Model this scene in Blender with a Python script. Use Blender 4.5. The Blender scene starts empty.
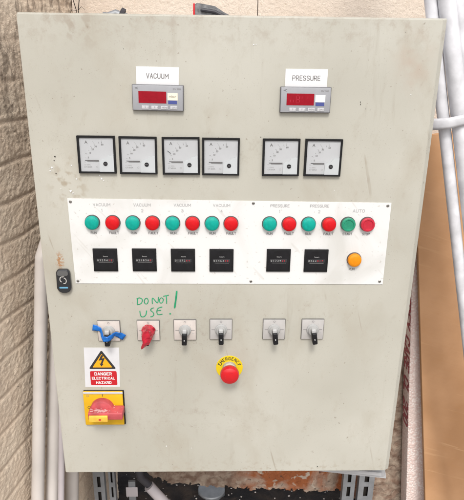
import bpy, bmesh, math, random
from mathutils import Matrix, Vector, noise
random.seed(7)
PI = math.pi
BR = -.45
sc = bpy.context.scene
COL = sc.collection

# ---------------------------------------------------------------- camera, sky, sun, exposure
cd = bpy.data.cameras.new("camera")
cam = bpy.data.objects.new("camera", cd); COL.objects.link(cam); sc.camera = cam
cd.sensor_fit = 'VERTICAL'; cd.sensor_height = 24.0; cd.sensor_width = 36.0
cd.lens = 563.0 / 500.0 * 24.0
cd.clip_start = 0.02; cd.clip_end = 200
cam.matrix_world = (Matrix.Translation((-0.02907, -1.12247, 0.46416)) @ Matrix.Rotation(-0.02756, 4, 'Z')
                    @ Matrix.Rotation(1.22616, 4, 'X') @ Matrix.Rotation(0.0133, 4, 'Z'))
SUN_EL, SUN_AZ = math.radians(50), math.radians(0)      # azimuth measured from -Y (the viewer's side) towards +X
w = bpy.data.worlds.new("World"); sc.world = w; w.use_nodes = True
nt = w.node_tree; nt.nodes.clear()
sky = nt.nodes.new('ShaderNodeTexSky'); sky.sky_type = 'NISHITA'; sky.sun_disc = False
sky.sun_elevation = SUN_EL; sky.sun_rotation = PI - SUN_AZ
sky.dust_density = 4.0; sky.ozone_density = 0.6
hs = nt.nodes.new('ShaderNodeHueSaturation'); hs.inputs['Saturation'].default_value = 0.22
bg = nt.nodes.new('ShaderNodeBackground'); bg.inputs['Strength'].default_value = 0.15
wo = nt.nodes.new('ShaderNodeOutputWorld')
nt.links.new(sky.outputs[0], hs.inputs['Color']); nt.links.new(hs.outputs[0], bg.inputs[0]); nt.links.new(bg.outputs[0], wo.inputs[0])
sd = bpy.data.lights.new("sun", 'SUN'); sd.energy = 1.45; sd.angle = math.radians(13); sd.color = (1.0, 0.955, 0.89)
sun = bpy.data.objects.new("sun", sd); COL.objects.link(sun)
S = Vector((math.sin(SUN_AZ) * math.cos(SUN_EL), -math.cos(SUN_AZ) * math.cos(SUN_EL), math.sin(SUN_EL)))
sun.rotation_euler = S.to_track_quat('Z', 'Y').to_euler(); sun.location = S * 5
sc.view_settings.view_transform = 'Standard'; sc.view_settings.look = 'None'
sc.view_settings.gamma = 1.0; sc.view_settings.exposure = 0.54

# ---------------------------------------------------------------- materials
def mat(name, col, rough=0.5, metal=0.0, coat=0.0, var=0.0, vscale=30.0, bump=0.0, bscale=200.0, trans=0.0, spec=0.5):
    m = bpy.data.materials.new(name); m.use_nodes = True
    t = m.node_tree; b = t.nodes['Principled BSDF']
    b.inputs['Base Color'].default_value = (*col, 1); b.inputs['Roughness'].default_value = rough
    b.inputs['Metallic'].default_value = metal; b.inputs['Coat Weight'].default_value = coat
    b.inputs['Specular IOR Level'].default_value = spec
    b.inputs['Transmission Weight'].default_value = trans
    tc = t.nodes.new('ShaderNodeTexCoord')
    n = t.nodes.new('ShaderNodeTexNoise'); n.inputs['Scale'].default_value = vscale; n.inputs['Detail'].default_value = 6
    t.links.new(tc.outputs['Object'], n.inputs['Vector'])
    if var:
        r = t.nodes.new('ShaderNodeMapRange'); r.inputs['From Min'].default_value = .3; r.inputs['From Max'].default_value = .7
        r.inputs['To Min'].default_value = 1 - var; r.inputs['To Max'].default_value = 1 + var * .5
        t.links.new(n.outputs['Fac'], r.inputs['Value'])
        x = t.nodes.new('ShaderNodeVectorMath'); x.operation = 'SCALE'; x.inputs[0].default_value = col
        t.links.new(r.outputs[0], x.inputs['Scale']); t.links.new(x.outputs[0], b.inputs['Base Color'])
    if bump:
        n2 = t.nodes.new('ShaderNodeTexNoise'); n2.inputs['Scale'].default_value = bscale; n2.inputs['Detail'].default_value = 5
        t.links.new(tc.outputs['Object'], n2.inputs['Vector'])
        bp = t.nodes.new('ShaderNodeBump'); bp.inputs['Strength'].default_value = bump; bp.inputs['Distance'].default_value = .002
        t.links.new(n2.outputs['Fac'], bp.inputs['Height']); t.links.new(bp.outputs[0], b.inputs['Normal'])
    return m

class NG:
    """small node-graph helper around one Principled material"""
    def __init__(s, name, rough=.5):
        s.m = bpy.data.materials.new(name); s.m.use_nodes = True; s.t = s.m.node_tree
        s.b = s.t.nodes['Principled BSDF']; s.b.inputs['Roughness'].default_value = rough
        s.tc = s.t.nodes.new('ShaderNodeTexCoord').outputs['Object']
    def n(s, typ, **k):
        nd = s.t.nodes.new(typ)
        for a, v in k.items(): setattr(nd, a, v)
        return nd
    def l(s, a, b): s.t.links.new(a, b)
    def mapped(s, scale=(1, 1, 1), loc=(0, 0, 0), rot=(0, 0, 0)):
        p = s.n('ShaderNodeMapping'); p.inputs['Rotation'].default_value = rot; s.l(s.tc, p.inputs[0])     # turn first, stretch afterwards
        q = s.n('ShaderNodeMapping'); q.inputs['Scale'].default_value = scale; q.inputs['Location'].default_value = loc
        s.l(p.outputs[0], q.inputs[0]); return q.outputs[0]
    def noise(s, scale, detail=4, vec=None, rough=.5, dist=0.):
        q = s.n('ShaderNodeTexNoise'); q.inputs['Scale'].default_value = scale; q.inputs['Detail'].default_value = detail
        q.inputs['Roughness'].default_value = rough; q.inputs['Distortion'].default_value = dist
        s.l(vec or s.tc, q.inputs['Vector']); return q.outputs['Fac']
    def rng(s, v, a, b, c=0., d=1., smooth=False):
        q = s.n('ShaderNodeMapRange'); q.clamp = True
        if smooth: q.interpolation_type = 'SMOOTHSTEP'
        for k, x in zip(('From Min', 'From Max', 'To Min', 'To Max'), (a, b, c, d)): q.inputs[k].default_value = x
        s.l(v, q.inputs['Value']); return q.outputs[0]
    def math(s, op, a, b=None):
        q = s.n('ShaderNodeMath', operation=op)
        for i, x in enumerate((a, b)):
            if x is None: continue
            if isinstance(x, (int, float)): q.inputs[i].default_value = x
            else: s.l(x, q.inputs[i])
        return q.outputs[0]
    def mix(s, f, a, b):
        q = s.n('ShaderNodeMix', data_type='RGBA')
        for i, x in zip((0, 6, 7), (f, a, b)):
            if isinstance(x, (int, float)): q.inputs[i].default_value = x
            elif isinstance(x, tuple): q.inputs[i].default_value = (*x, 1)
            else: s.l(x, q.inputs[i])
        return q.outputs[2]
    def dist(s, p):
        q = s.n('ShaderNodeVectorMath', operation='DISTANCE'); s.l(s.tc, q.inputs[0]); q.inputs[1].default_value = p
        return q.outputs['Value']
    def ell(s, p, sx, sz):
        "elliptical distance (1 at the rim) around a spot on the face"
        q = s.n('ShaderNodeVectorMath', operation='SUBTRACT'); s.l(s.tc, q.inputs[0]); q.inputs[1].default_value = p
        r = s.n('ShaderNodeVectorMath', operation='MULTIPLY'); s.l(q.outputs[0], r.inputs[0]); r.inputs[1].default_value = (1 / sx, 0, 1 / sz)
        e = s.n('ShaderNodeVectorMath', operation='LENGTH'); s.l(r.outputs[0], e.inputs[0]); return e.outputs['Value']
    def bump(s, h, strength=.3, d=.002):
        q = s.n('ShaderNodeBump'); q.inputs['Strength'].default_value = strength; q.inputs['Distance'].default_value = d
        s.l(h, q.inputs['Height']); s.l(q.outputs[0], s.b.inputs['Normal'])
    def out(s, c): s.l(c, s.b.inputs['Base Color']); return s.m

def make_door_paint():
    g = NG('door_paint', .42)
    base = g.mix(g.rng(g.noise(3.2, 3), .35, .68), (.425, .413, .365), (.355, .342, .295))
    # greasy hand smears: stretched soft noise
    sm = g.noise(5, 6, g.mapped((1.5, 1, .8), rot=(0, .3, 0)), .62, .3)
    c = g.mix(g.math('MULTIPLY', g.rng(sm, .52, .74), .50), base, (.31, .275, .215))
    # swabbed scuffs
    sc_ = g.noise(30, 6, g.mapped((1, 1, .5), rot=(0, -.3, 0)), .75, .2)
    c = g.mix(g.math('MULTIPLY', g.rng(sc_, .56, .76), .50), c, (.30, .265, .21))
    # fine pin specks
    sp = g.noise(420, 2); gate = g.rng(g.noise(9, 3), .42, .62)
    c = g.mix(g.math('MULTIPLY', g.math('MULTIPLY', g.rng(sp, .66, .71), gate), .65), c, (.16, .13, .10))
    sp2 = g.noise(120, 2, g.mapped((1, 1, 1), (3, 0, 1)))
    c = g.mix(g.math('MULTIPLY', g.rng(sp2, .70, .74), .6), c, (.20, .17, .13))
    # thin scratches
    wv = g.noise(60, 1, g.mapped((1, 1, .045), (5, 0, 2), rot=(0, .25, 0)))
    c = g.mix(g.math('MULTIPLY', g.math('MULTIPLY', g.rng(wv, .70, .73), g.rng(g.noise(14, 2, g.mapped(loc=(9, 0, 9))), .48, .6)), .55), c, (.24, .2, .15))
    sp3 = g.noise(75, 6, g.mapped((1, 1, .8), (7, 0, 4)), .8)
    c = g.mix(g.math('MULTIPLY', g.math('MULTIPLY', g.rng(sp3, .60, .66), g.rng(g.noise(6, 3, g.mapped(loc=(2, 0, 8))), .48, .62)), .38), c, (.20, .165, .12))
    rn_ = g.noise(34, 4, g.mapped((1, 1, .10), (1, 0, 6)), .7)
    c = g.mix(g.math('MULTIPLY', g.math('MULTIPLY', g.rng(rn_, .58, .70), g.rng(g.noise(5, 3, g.mapped(loc=(6, 0, 2))), .45, .62)), .30), c, (.24, .205, .155))
    tp = g.rng(g.ell((0, 0, .53), 3, .11), .0, 1.0, 1, 0, True)
    c = g.mix(g.math('MULTIPLY', g.math('MULTIPLY', tp, g.rng(g.noise(38, 6, rough=.7), .50, .62)), .42), c, (.27, .22, .17))
    for zz in (.262, -.13, -.36):
        bd = g.rng(g.ell((-.09, 0, zz), .34, .075), .2, 1.0, 1, 0, True)
        c = g.mix(g.math('MULTIPLY', g.math('MULTIPLY', bd, g.rng(g.noise(48, 6, g.mapped(loc=(zz * 9, 0, 1)), .75), .52, .66)), .36), c, (.25, .21, .165))
    # rust above the lock
    e = g.rng(g.ell((-.3625, 0, .035), .012, .026), .35, 1.0, 1, 0, True)
    rn = g.rng(g.noise(150, 5), .44, .56)
    c = g.mix(g.math('MULTIPLY', g.math('MULTIPLY', e, rn), .85), c, (.30, .135, .04))
    # worn grime at top left and at the right edge
    e2 = g.rng(g.ell((.345, 0, .44), .06, .09), .0, 1.0, 1, 0, True)
    c = g.mix(g.math('MULTIPLY', g.math('MULTIPLY', e2, g.rng(g.noise(30, 5), .38, .62)), .5), c, (.36, .275, .215))
    e3 = g.rng(g.ell((-.33, 0, .20), .06, .09), .0, 1.0, 1, 0, True)
    c = g.mix(g.math('MULTIPLY', g.math('MULTIPLY', e3, g.rng(g.noise(55, 6), .50, .62)), .6), c, (.24, .18, .11))
    e5 = g.rng(g.ell((-.29, 0, .5), .10, .05), .0, 1.0, 1, 0, True)
    c = g.mix(g.math('MULTIPLY', g.math('MULTIPLY', e5, g.rng(g.noise(45, 6, g.mapped((1, 1, .6), rot=(0, .6, 0))), .52, .60)), .45), c, (.24, .19, .14))
    e4 = g.rng(g.ell((.10, 0, -.515), .6, .045), .0, 1.0, 1, 0, True)
    c = g.mix(g.math('MULTIPLY', g.math('MULTIPLY', e4, g.rng(g.noise(70, 5), .53, .64)), .45), c, (.28, .23, .17))
    g.l(g.rng(sm, .3, .7, .36, .58), g.b.inputs['Roughness'])
    g.bump(g.math('ADD', g.noise(420, 2), g.math('MULTIPLY', g.noise(9, 2), 6)), .10, .001)
    return g.out(c)

def make_plate_white():
    g = NG('plate_white', .45)
    c = g.mix(g.rng(g.noise(7, 5, dist=.8), .5, .72), (.61, .61, .605), (.50, .495, .475))
    c = g.mix(g.math('MULTIPLY', g.rng(g.noise(160, 3), .66, .72), .5), c, (.35, .32, .28))
    wv = g.noise(110, 1, g.mapped((1, 1, .12), rot=(0, .7, 0)))
    c = g.mix(g.math('MULTIPLY', g.rng(wv, .70, .74), .35), c, (.45, .43, .40))
    return g.out(c)

def make_brick_paint():
    g = NG('painted_brick', .85)
    c = g.mix(g.rng(g.noise(14, 6), .35, .68), (.82, .69, .545), (.76, .615, .475))
    c = g.mix(g.math('MULTIPLY', g.rng(g.noise(420, 4, g.mapped((.5, .5, 1))), .52, .70), .5), c, (.52, .39, .28))
    c = g.mix(g.math('MULTIPLY', g.rng(g.noise(36, 5, dist=1), .70, .74), .7), c, (.08, .05, .03))
    at = g.n('ShaderNodeAttribute', attribute_name='grime')
    c = g.mix(g.math('MULTIPLY', at.outputs['Fac'], g.rng(g.noise(40, 6, g.mapped((1, 1, .35)), dist=1.5), .50, .62)), c, (.10, .065, .045))
    mt = g.n('ShaderNodeAttribute', attribute_name='mortar')
    c = g.mix(g.math('MULTIPLY', mt.outputs['Fac'], .5), c, (.52, .40, .30))
    g.bump(g.noise(420, 5, g.mapped((.45, .45, 1)), rough=.7), .9, .0030)
    return g.out(c)

def make_back_wall():
    g = NG('back_wall', .9)
    sep = g.n('ShaderNodeSeparateXYZ'); g.l(g.tc, sep.inputs[0])
    plaster = g.mix(g.rng(g.noise(4, 6), .38, .65), (.70, .61, .52), (.62, .52, .43))
    plaster = g.mix(g.math('MULTIPLY', g.rng(g.noise(90, 5), .60, .70), .4), plaster, (.42, .30, .2))
    br = g.mix(g.rng(g.noise(9, 6, dist=.6), .34, .48), (.40, .30, .23), (.34, .105, .035))
    br = g.mix(g.rng(g.noise(24, 6, g.mapped(loc=(4, 0, 4)), dist=1), .58, .64), br, (.50, .42, .34))
    br = g.mix(g.rng(g.noise(60, 6), .60, .70), br, (.09, .045, .03))
    f = g.rng(sep.outputs['Z'], -.55, -.45)
    left = g.math('MULTIPLY', g.rng(sep.outputs['X'], .02, .10), g.rng(sep.outputs['X'], .44, .50, 1, 0))
    dull = g.mix(g.rng(g.noise(30, 6), .4, .6), (.33, .26, .20), (.19, .12, .085))
    br = g.mix(left, dull, br)
    g.bump(g.noise(80, 7, rough=.7), .8, .006)
    return g.out(g.mix(f, br, plaster))

def make_board():
    g = NG('orange_fibreboard', .85); g.b.inputs['Specular IOR Level'].default_value = .2
    c = g.mix(g.rng(g.noise(5, 6), .38, .62), (.55, .32, .175), (.44, .245, .125))
    sc_ = g.noise(34, 3, g.mapped((.10, 1, 1.6), rot=(0, BR, 0)), .6)
    c = g.mix(g.math('MULTIPLY', g.math('MULTIPLY', g.rng(sc_, .60, .64), g.rng(g.noise(5, 3), .42, .6)), .35), c, (.66, .43, .25))
    c = g.mix(g.math('MULTIPLY', g.rng(g.noise(110, 3, g.mapped((.12, 1, 1), rot=(0, BR, 0))), .52, .7), .12), c, (.50, .26, .10))
    g.bump(sc_, .25, .002)
    return g.out(c)

def make_beads():
    g = NG('beaded_insulation', .8)
    v = g.n('ShaderNodeTexVoronoi'); v.inputs['Scale'].default_value = 150; g.l(g.tc, v.inputs['Vector'])
    c = g.mix(g.rng(v.outputs['Distance'], .2, .65), (.86, .80, .77), (.72, .57, .53))
    c = g.mix(g.rng(g.noise(12, 5), .45, .65), c, (.74, .61, .57))
    g.bump(v.outputs['Distance'], .6, .003)
    return g.out(c)

def make_soil():
    g = NG('void_dark_rubble_soil', .9)
    c = g.mix(g.rng(g.noise(16, 6), .4, .65), (.010, .008, .009), (.035, .024, .018))  # near-black tones put the darkness of the void into the colour
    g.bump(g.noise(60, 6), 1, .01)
    return g.out(c)

M = {}
M['door'] = make_door_paint(); M['plate'] = make_plate_white(); M['brick'] = make_brick_paint(); M['back'] = make_back_wall()
M['board'] = make_board(); M['beads'] = make_beads(); M['soil'] = make_soil()
M['body'] = mat('body_paint', (.36, .36, .37), .5, var=.15, vscale=14)
M['black'] = mat('black_plastic', (.008, .008, .010), .42, spec=.3, var=.4, vscale=60, bump=.05)
M['blackm'] = mat('black_bezel', (.007, .007, .008), .6, spec=.25, var=.5, vscale=90)
M['dial'] = mat('dial_white', (.62, .63, .645), .45, var=.05, vscale=20)
M['cover'] = mat('clear_white_cover', (.66, .685, .70), .25, coat=.3, var=.04)
M['ink'] = mat('black_ink', (.02, .02, .022), .6)
M['greyink'] = mat('grey_ink', (.16, .155, .155), .6)
M['greyink2'] = mat('pale_grey_ink', (.34, .34, .34), .6)
M['unit'] = mat('grey_instrument_plastic', (.28, .285, .305), .42, var=.06, vscale=80)
M['unitw'] = mat('worn_grey_webbing', (.17, .17, .175), .8, var=.5, vscale=120, bump=.5)
M['unitd'] = mat('dark_instrument_edge', (.10, .10, .11), .5)
M['redwin'] = mat('red_display_window', (.26, .003, .013), .16, coat=.3, var=.1, vscale=120)
M['redseg'] = mat('red_unlit_segment', (.46, .03, .06), .3)
M['beige'] = mat('beige_label', (.72, .66, .52), .6)
M['blue'] = mat('blue_label', (.045, .06, .22), .5)
M['white'] = mat('white_label', (.66, .66, .67), .5, var=.03)
M['keyg'] = mat('pale_key', (.44, .44, .46), .5)
M['teal'] = mat('teal_lens', (.0, .29, .235), .4, spec=.25, var=.15, vscale=160)
M['green'] = mat('green_push_cap', (.01, .22, .125), .4, var=.15, vscale=160)
M['red'] = mat('red_lens', (.50, .003, .007), .4, spec=.25, var=.12, vscale=160)
M['redcap'] = mat('red_push_cap', (.44, .010, .03), .4, var=.12, vscale=160)
M['amber'] = mat('amber_lens', (.66, .22, .003), .4, spec=.25, var=.1, vscale=160)
M['bezel'] = mat('dark_chrome_ring', (.10, .09, .09), .35, metal=.6)
M['screw'] = mat('screw_metal', (.30, .29, .27), .4, metal=.8)
M['selplate'] = mat('selector_face', (.50, .45, .42), .5, var=.1, vscale=60)
M['selplateg'] = mat('selector_face_grey', (.40, .385, .375), .42, var=.08, vscale=60)
M['selring'] = mat('selector_hub_plastic', (.33, .33, .325), .35, var=.08, vscale=60)
M['selgrey'] = mat('selector_edge', (.12, .115, .11), .5)
M['yellow'] = mat('yellow_plastic', (.62, .36, .012), .5, spec=.3, var=.15, vscale=25)
M['yellow2'] = mat('dirty_yellow_tab', (.72, .42, .05), .5, var=.25, vscale=60)
M['redhandle'] = mat('faded_red_handle', (.43, .065, .075), .6, var=.35, vscale=40)
M['bright_red'] = mat('emergency_red', (.48, .003, .008), .3, coat=.15, var=.08, vscale=50)
M['collar'] = mat('grey_collar', (.40, .38, .33), .45, metal=.3)
M['bluetape'] = mat('blue_tape', (.0, .11, .42), .5, var=.15, vscale=80, bump=.3, bscale=90)
M['redtape'] = mat('red_tape', (.40, .006, .024), .3, coat=.4, var=.5, vscale=80, bump=.4, bscale=90)
M['marker'] = mat('green_marker_ink', (.01, .27, .12), .5, var=.35, vscale=110)
M['hazred'] = mat('sign_red', (.42, .006, .014), .45)
M['hazyel'] = mat('sign_amber', (.74, .33, .004), .45)
M['sticker'] = mat('sticker_white', (.56, .56, .58), .3, coat=.3, var=.06)
M['lemon'] = mat('emergency_yellow', (.62, .46, .010), .5, spec=.3, var=.08)
M['handlecap'] = mat('pale_handle_inlay', (.36, .36, .36), .4)
M['dust_glints'] = mat('pale_dust_and_glints', (.58, .32, .32), .8, var=.3, vscale=200)  # dust tone, also colours the painted highlights on the isolator handle
M['pvc'] = mat('white_pvc', (.64, .64, .67), .4, var=.3, vscale=22, bump=.04)
M['pvcdirty'] = mat('grey_pvc', (.50, .465, .44), .42, var=.14, vscale=9, bump=.05)
M['pvclilac'] = mat('pale_lilac_pvc', (.42, .385, .40), .42, var=.1, vscale=9)
M['galv'] = mat('galvanised_steel', (.24, .25, .265), .5, metal=.35, var=.2, vscale=30)
M['slot'] = mat('dark_slot', (.02, .015, .012), .9)
M['rubber'] = mat('dark_conduit', (.035, .033, .04), .6)
M['debris'] = mat('pale_debris', (.60, .54, .50), .85, var=.3)
M['concrete'] = mat('concrete_floor_grey', (.30, .27, .24), .9, var=.2, vscale=6)
M['lockb'] = mat('lock_black', (.014, .015, .018), .3, coat=.3)
M['lockg'] = mat('lock_grey', (.09, .09, .09), .45)
M['locks'] = mat('lock_symbol', (.38, .37, .35), .5)
M['lockblue'] = mat('lock_blue_bar', (.10, .28, .42), .4)
M['textred'] = mat('printed_red', (.46, .12, .14), .8, var=.7, vscale=120)
for k in ('teal', 'red', 'amber', 'green', 'redcap'):         # moulded dimples of the lenses
    t = M[k].node_tree; v = t.nodes.new('ShaderNodeTexVoronoi'); v.inputs['Scale'].default_value = 1300
    tc = t.nodes.new('ShaderNodeTexCoord'); t.links.new(tc.outputs['Object'], v.inputs['Vector'])
    bp = t.nodes.new('ShaderNodeBump'); bp.inputs['Strength'].default_value = .35; bp.inputs['Distance'].default_value = .0006
    t.links.new(v.outputs['Distance'], bp.inputs['Height']); t.links.new(bp.outputs[0], t.nodes['Principled BSDF'].inputs['Normal'])
# meter cover: thin clear sheet with a reflection
m = bpy.data.materials.new('clear_meter_window'); m.use_nodes = True; t = m.node_tree; t.nodes.clear()
o_ = t.nodes.new('ShaderNodeOutputMaterial'); tr = t.nodes.new('ShaderNodeBsdfTransparent'); gl = t.nodes.new('ShaderNodeBsdfGlossy')
gl.inputs['Roughness'].default_value = .08; fr = t.nodes.new('ShaderNodeFresnel'); fr.inputs['IOR'].default_value = 1.3
mx = t.nodes.new('ShaderNodeMixShader'); t.links.new(fr.outputs[0], mx.inputs[0]); t.links.new(tr.outputs[0], mx.inputs[1]); t.links.new(gl.outputs[0], mx.inputs[2]); t.links.new(mx.outputs[0], o_.inputs[0])
M['glass'] = m

# ---------------------------------------------------------------- mesh builder
def _arc(cx, cz, rx, rz, a0, a1, n=7): return [(cx + rx * math.cos(math.radians(a0 + (a1 - a0) * i / n)), cz + rz * math.sin(math.radians(a0 + (a1 - a0) * i / n))) for i in range(n + 1)]
_O = _arc(.5, .72, .5, .28, 0, 180) + _arc(.5, .28, .5, .28, 180, 360) + [(1, .72)]
GLY = {'A': [[(0, 0), (.5, 1), (1, 0)], [(.18, .34), (.82, .34)]], 'C': [_arc(.5, .70, .5, .30, 20, 180) + _arc(.5, .30, .5, .30, 180, 340)],
 'D': [[(0, 0), (0, 1), (.45, 1)] + _arc(.45, .66, .55, .34, 90, 0) + _arc(.45, .34, .55, .34, 0, -90) + [(0, 0)]], 'E': [[(1, 1), (0, 1), (0, 0), (1, 0)], [(0, .52), (.8, .52)]],
 'F': [[(1, 1), (0, 1), (0, 0)], [(0, .52), (.8, .52)]], 'G': [_arc(.5, .70, .5, .30, 20, 180) + _arc(.5, .30, .5, .30, 180, 360) + [(1, .45), (.6, .45)]],
 'H': [[(0, 0), (0, 1)], [(1, 0), (1, 1)], [(0, .5), (1, .5)]], 'I': [[(.5, 0), (.5, 1)]], 'L': [[(0, 1), (0, 0), (1, 0)]], 'M': [[(0, 0), (0, 1), (.5, .35), (1, 1), (1, 0)]],
 'N': [[(0, 0), (0, 1), (1, 0), (1, 1)]], 'O': [_O], 'P': [[(0, 0), (0, 1), (.6, 1)] + _arc(.6, .74, .4, .26, 90, -90) + [(0, .48)]],
 'R': [[(0, 0), (0, 1), (.6, 1)] + _arc(.6, .74, .4, .26, 90, -90) + [(0, .48)], [(.5, .48), (1, 0)]], 'S': [_arc(.5, .76, .5, .24, 20, 180, 5) + _arc(.5, .76, .5, .24, 180, 270, 3)[1:] + _arc(.5, .26, .5, .26, 90, -160, 7)],
 'T': [[(0, 1), (1, 1)], [(.5, 1), (.5, 0)]], 'U': [[(0, 1), (0, .3)] + _arc(.5, .3, .5, .3, 180, 360) + [(1, 1)]], 'V': [[(0, 1), (.5, 0), (1, 1)]], 'X': [[(0, 0), (1, 1)], [(0, 1), (1, 0)]],
 'Y': [[(0, 1), (.5, .5), (1, 1)], [(.5, .5), (.5, 0)]], 'Z': [[(0, 1), (1, 1), (0, 0), (1, 0)]], '0': [_O], '1': [[(.2, .8), (.55, 1), (.55, 0)]],
 '2': [_arc(.5, .70, .5, .30, 170, -20) + [(0, 0), (1, 0)]], '3': [_arc(.45, .75, .5, .25, 150, -90) + _arc(.45, .26, .55, .26, 90, -150)], '4': [[(.75, 0), (.75, 1), (0, .3), (1, .3)]],
 '-': [[(.1, .5), (.9, .5)]]}
GW = {'I': .2, 'M': .75, '1': .4, ' ': .4, 'E': .5, 'F': .5, 'L': .5}
class MB:
    def __init__(s): s.bm = bmesh.new(); s.mats = []
    def mi(s, m):
        m = M[m] if isinstance(m, str) else m
        if m not in s.mats: s.mats.append(m)
        return s.mats.index(m)
    def faces(s, verts, faces, m, smooth=False):
        k = s.mi(m); vs = [s.bm.verts.new(v) for v in verts]
        for f in faces:
            try: q = s.bm.faces.new([vs[i] for i in f]); q.material_index = k; q.smooth = smooth
            except ValueError: pass
        return vs
    def box(s, x0, x1, y0, y1, z0, z1, m, mtx=None, bev=0.0):
        b = bmesh.new(); bmesh.ops.create_cube(b, size=1)
        for v in b.verts: v.co = Vector(((x0 + x1) / 2 + v.co.x * (x1 - x0), (y0 + y1) / 2 + v.co.y * (y1 - y0), (z0 + z1) / 2 + v.co.z * (z1 - z0)))
        if bev: bmesh.ops.bevel(b, geom=list(b.edges), offset=bev, segments=3, profile=.5, affect='EDGES')
        if mtx: b.transform(mtx)
        s.merge(b, m, bool(bev))
    def merge(s, b, m, smooth=False):
        b.verts.index_update()
        s.faces([v.co.copy() for v in b.verts], [[v.index for v in f.verts] for f in b.faces], m, smooth); b.free()
    def prism(s, pts, y0, y1, m, smooth=False):          # outline in x,z (counter clockwise seen from the front)
        n = len(pts)
        V = [(x, y0, z) for x, z in pts] + [(x, y1, z) for x, z in pts]
        F = [list(range(n)), list(range(2 * n - 1, n - 1, -1))] + [[i, n + i, n + (i + 1) % n, (i + 1) % n] for i in range(n)]
        s.faces(V, F, m)
    def lathe(s, prof, m, cx=0, cz=0, seg=32):           # profile (r, y)
        V, F = [], []
        for r, y in prof:
            for i in range(seg):
                a = 2 * PI * i / seg; V.append((cx + r * math.cos(a), y, cz + r * math.sin(a)))
        for j in range(len(prof) - 1):
            for i in range(seg):
                a, b_ = j * seg + i, j * seg + (i + 1) % seg
                F.append([a, b_, b_ + seg, a + seg])
        F.append([(len(prof) - 1) * seg + i for i in range(seg)])
        s.faces(V, F, m, True)
    def tube(s, pts, r, m, seg=16, caps=True):
        pts = [Vector(p) for p in pts]; V, F = [], []
        rr = r if isinstance(r, (list, tuple)) else [r] * len(pts)
        up = None
        for i, p in enumerate(pts):
            d = (pts[min(i + 1, len(pts) - 1)] - pts[max(i - 1, 0)]).normalized()
            a = (Vector((0, 1, 0)) if abs(d.y) < .9 else Vector((1, 0, 0)))
            u = d.cross(a).normalized(); v = d.cross(u)
            for k in range(seg):
                t_ = 2 * PI * k / seg; V.append(p + (u * math.cos(t_) + v * math.sin(t_)) * rr[i])
        for i in range(len(pts) - 1):
            for k in range(seg):
                a, b_ = i * seg + k, i * seg + (k + 1) % seg; F.append([a, b_, b_ + seg, a + seg])
        if caps: F.append(list(range(seg))[::-1]); F.append([(len(pts) - 1) * seg + k for k in range(seg)])
        s.faces(V, F, m, True)
    def text(s, txt, x, z, size, m, y=-.0004, sx=1.0, align='CENTER', bold=0.0, rot=0.0, space=1.0, mtx=None):
        c = bpy.data.curves.new('t', 'FONT'); c.body = txt; c.size = size; c.align_x = align; c.align_y = 'CENTER'; c.offset = bold; c.space_character = space
        c.resolution_u = 3
        o = bpy.data.objects.new('t', c); COL.objects.link(o)
        bpy.context.view_layer.update()
        me = bpy.data.meshes.new_from_object(o.evaluated_get(bpy.context.evaluated_depsgraph_get()))
        b = bmesh.new(); b.from_mesh(me)
        T = Matrix.Translation((x, y, z)) @ Matrix.Rotation(PI / 2, 4, 'X') @ Matrix.Rotation(rot, 4, 'Z') @ Matrix.Diagonal((sx, 1, 1, 1))
        if mtx: T = mtx @ T
        b.transform(T); s.merge(b, m)
        bpy.data.objects.remove(o); bpy.data.curves.remove(c); bpy.data.meshes.remove(me)
    def etext(s, txt, x, z, h, m, y=-.0004, wd=.10, sx=1.0, gap=.32, rot=0.0, mtx=None):
        "engraved single-line lettering: h cap height, wd pen width as a share of h"
        W_ = [GW.get(c, .58) * sx for c in txt]; tot = sum(W_) + gap * sx * .8 * (len(txt) - 1); cx = -tot / 2; k = 0
        for c, w_ in zip(txt, W_):
            for st in GLY.get(c, []):
                Q = [Vector(((cx + px * w_) * h, (pz - .5) * h)) for px, pz in st]
                for a, b_ in zip(Q, Q[1:]):
                    d = (b_ - a)
                    if d.length < 1e-7: continue
                    d.normalize(); e_ = d * wd * h * .45; n_ = Vector((-d.y, d.x)) * wd * h * .5
                    quad = [a - e_ + n_, a - e_ - n_, b_ + e_ - n_, b_ + e_ + n_]; k += 1
                    co, si = math.cos(rot), math.sin(rot)
                    V_ = [Vector((x + q.x * co - q.y * si, y - (k % 9) * 6e-6, z + q.x * si + q.y * co)) for q in quad]
                    if mtx: V_ = [mtx @ v for v in V_]
                    s.faces(V_, [[0, 1, 2, 3]], m)
            cx += w_ + gap * sx * .8
    def stroke(s, pts, wd, m, y=-.0005, th=.0003):       # flat pen stroke in x,z
        P = [Vector((x, z)) for x, z in pts]
        if len(P) > 2:                                    # smooth the polyline
            Q = []
            for i in range(len(P) - 1):
                p0, p1, p2, p3 = P[max(i - 1, 0)], P[i], P[i + 1], P[min(i + 2, len(P) - 1)]
                for k in range(5):
                    t_ = k / 5
                    Q.append(.5 * ((2 * p1) + (p2 - p0) * t_ + (2 * p0 - 5 * p1 + 4 * p2 - p3) * t_ ** 2 + (3 * p1 - p0 - 3 * p2 + p3) * t_ ** 3))
            P = Q + [P[-1]]
        L, R = [], []
        for i, p in enumerate(P):
            d = (P[min(i + 1, len(P) - 1)] - P[max(i - 1, 0)]).normalized(); n = Vector((-d.y, d.x))
            ww = wd * .5 * (1 + .22 * noise.noise(Vector((p.x * 300, p.y * 300, 1)))) * (.75 if i in (0, len(P) - 1) else 1)
            L.append(p + n * ww); R.append(p - n * ww)
        for i in range(len(P) - 1):
            q = [L[i], R[i], R[i + 1], L[i + 1]]
            s.faces([(a.x, y - (i % 2) * 1e-5, a.y) for a in q], [[0, 1, 2, 3]], m)
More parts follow.
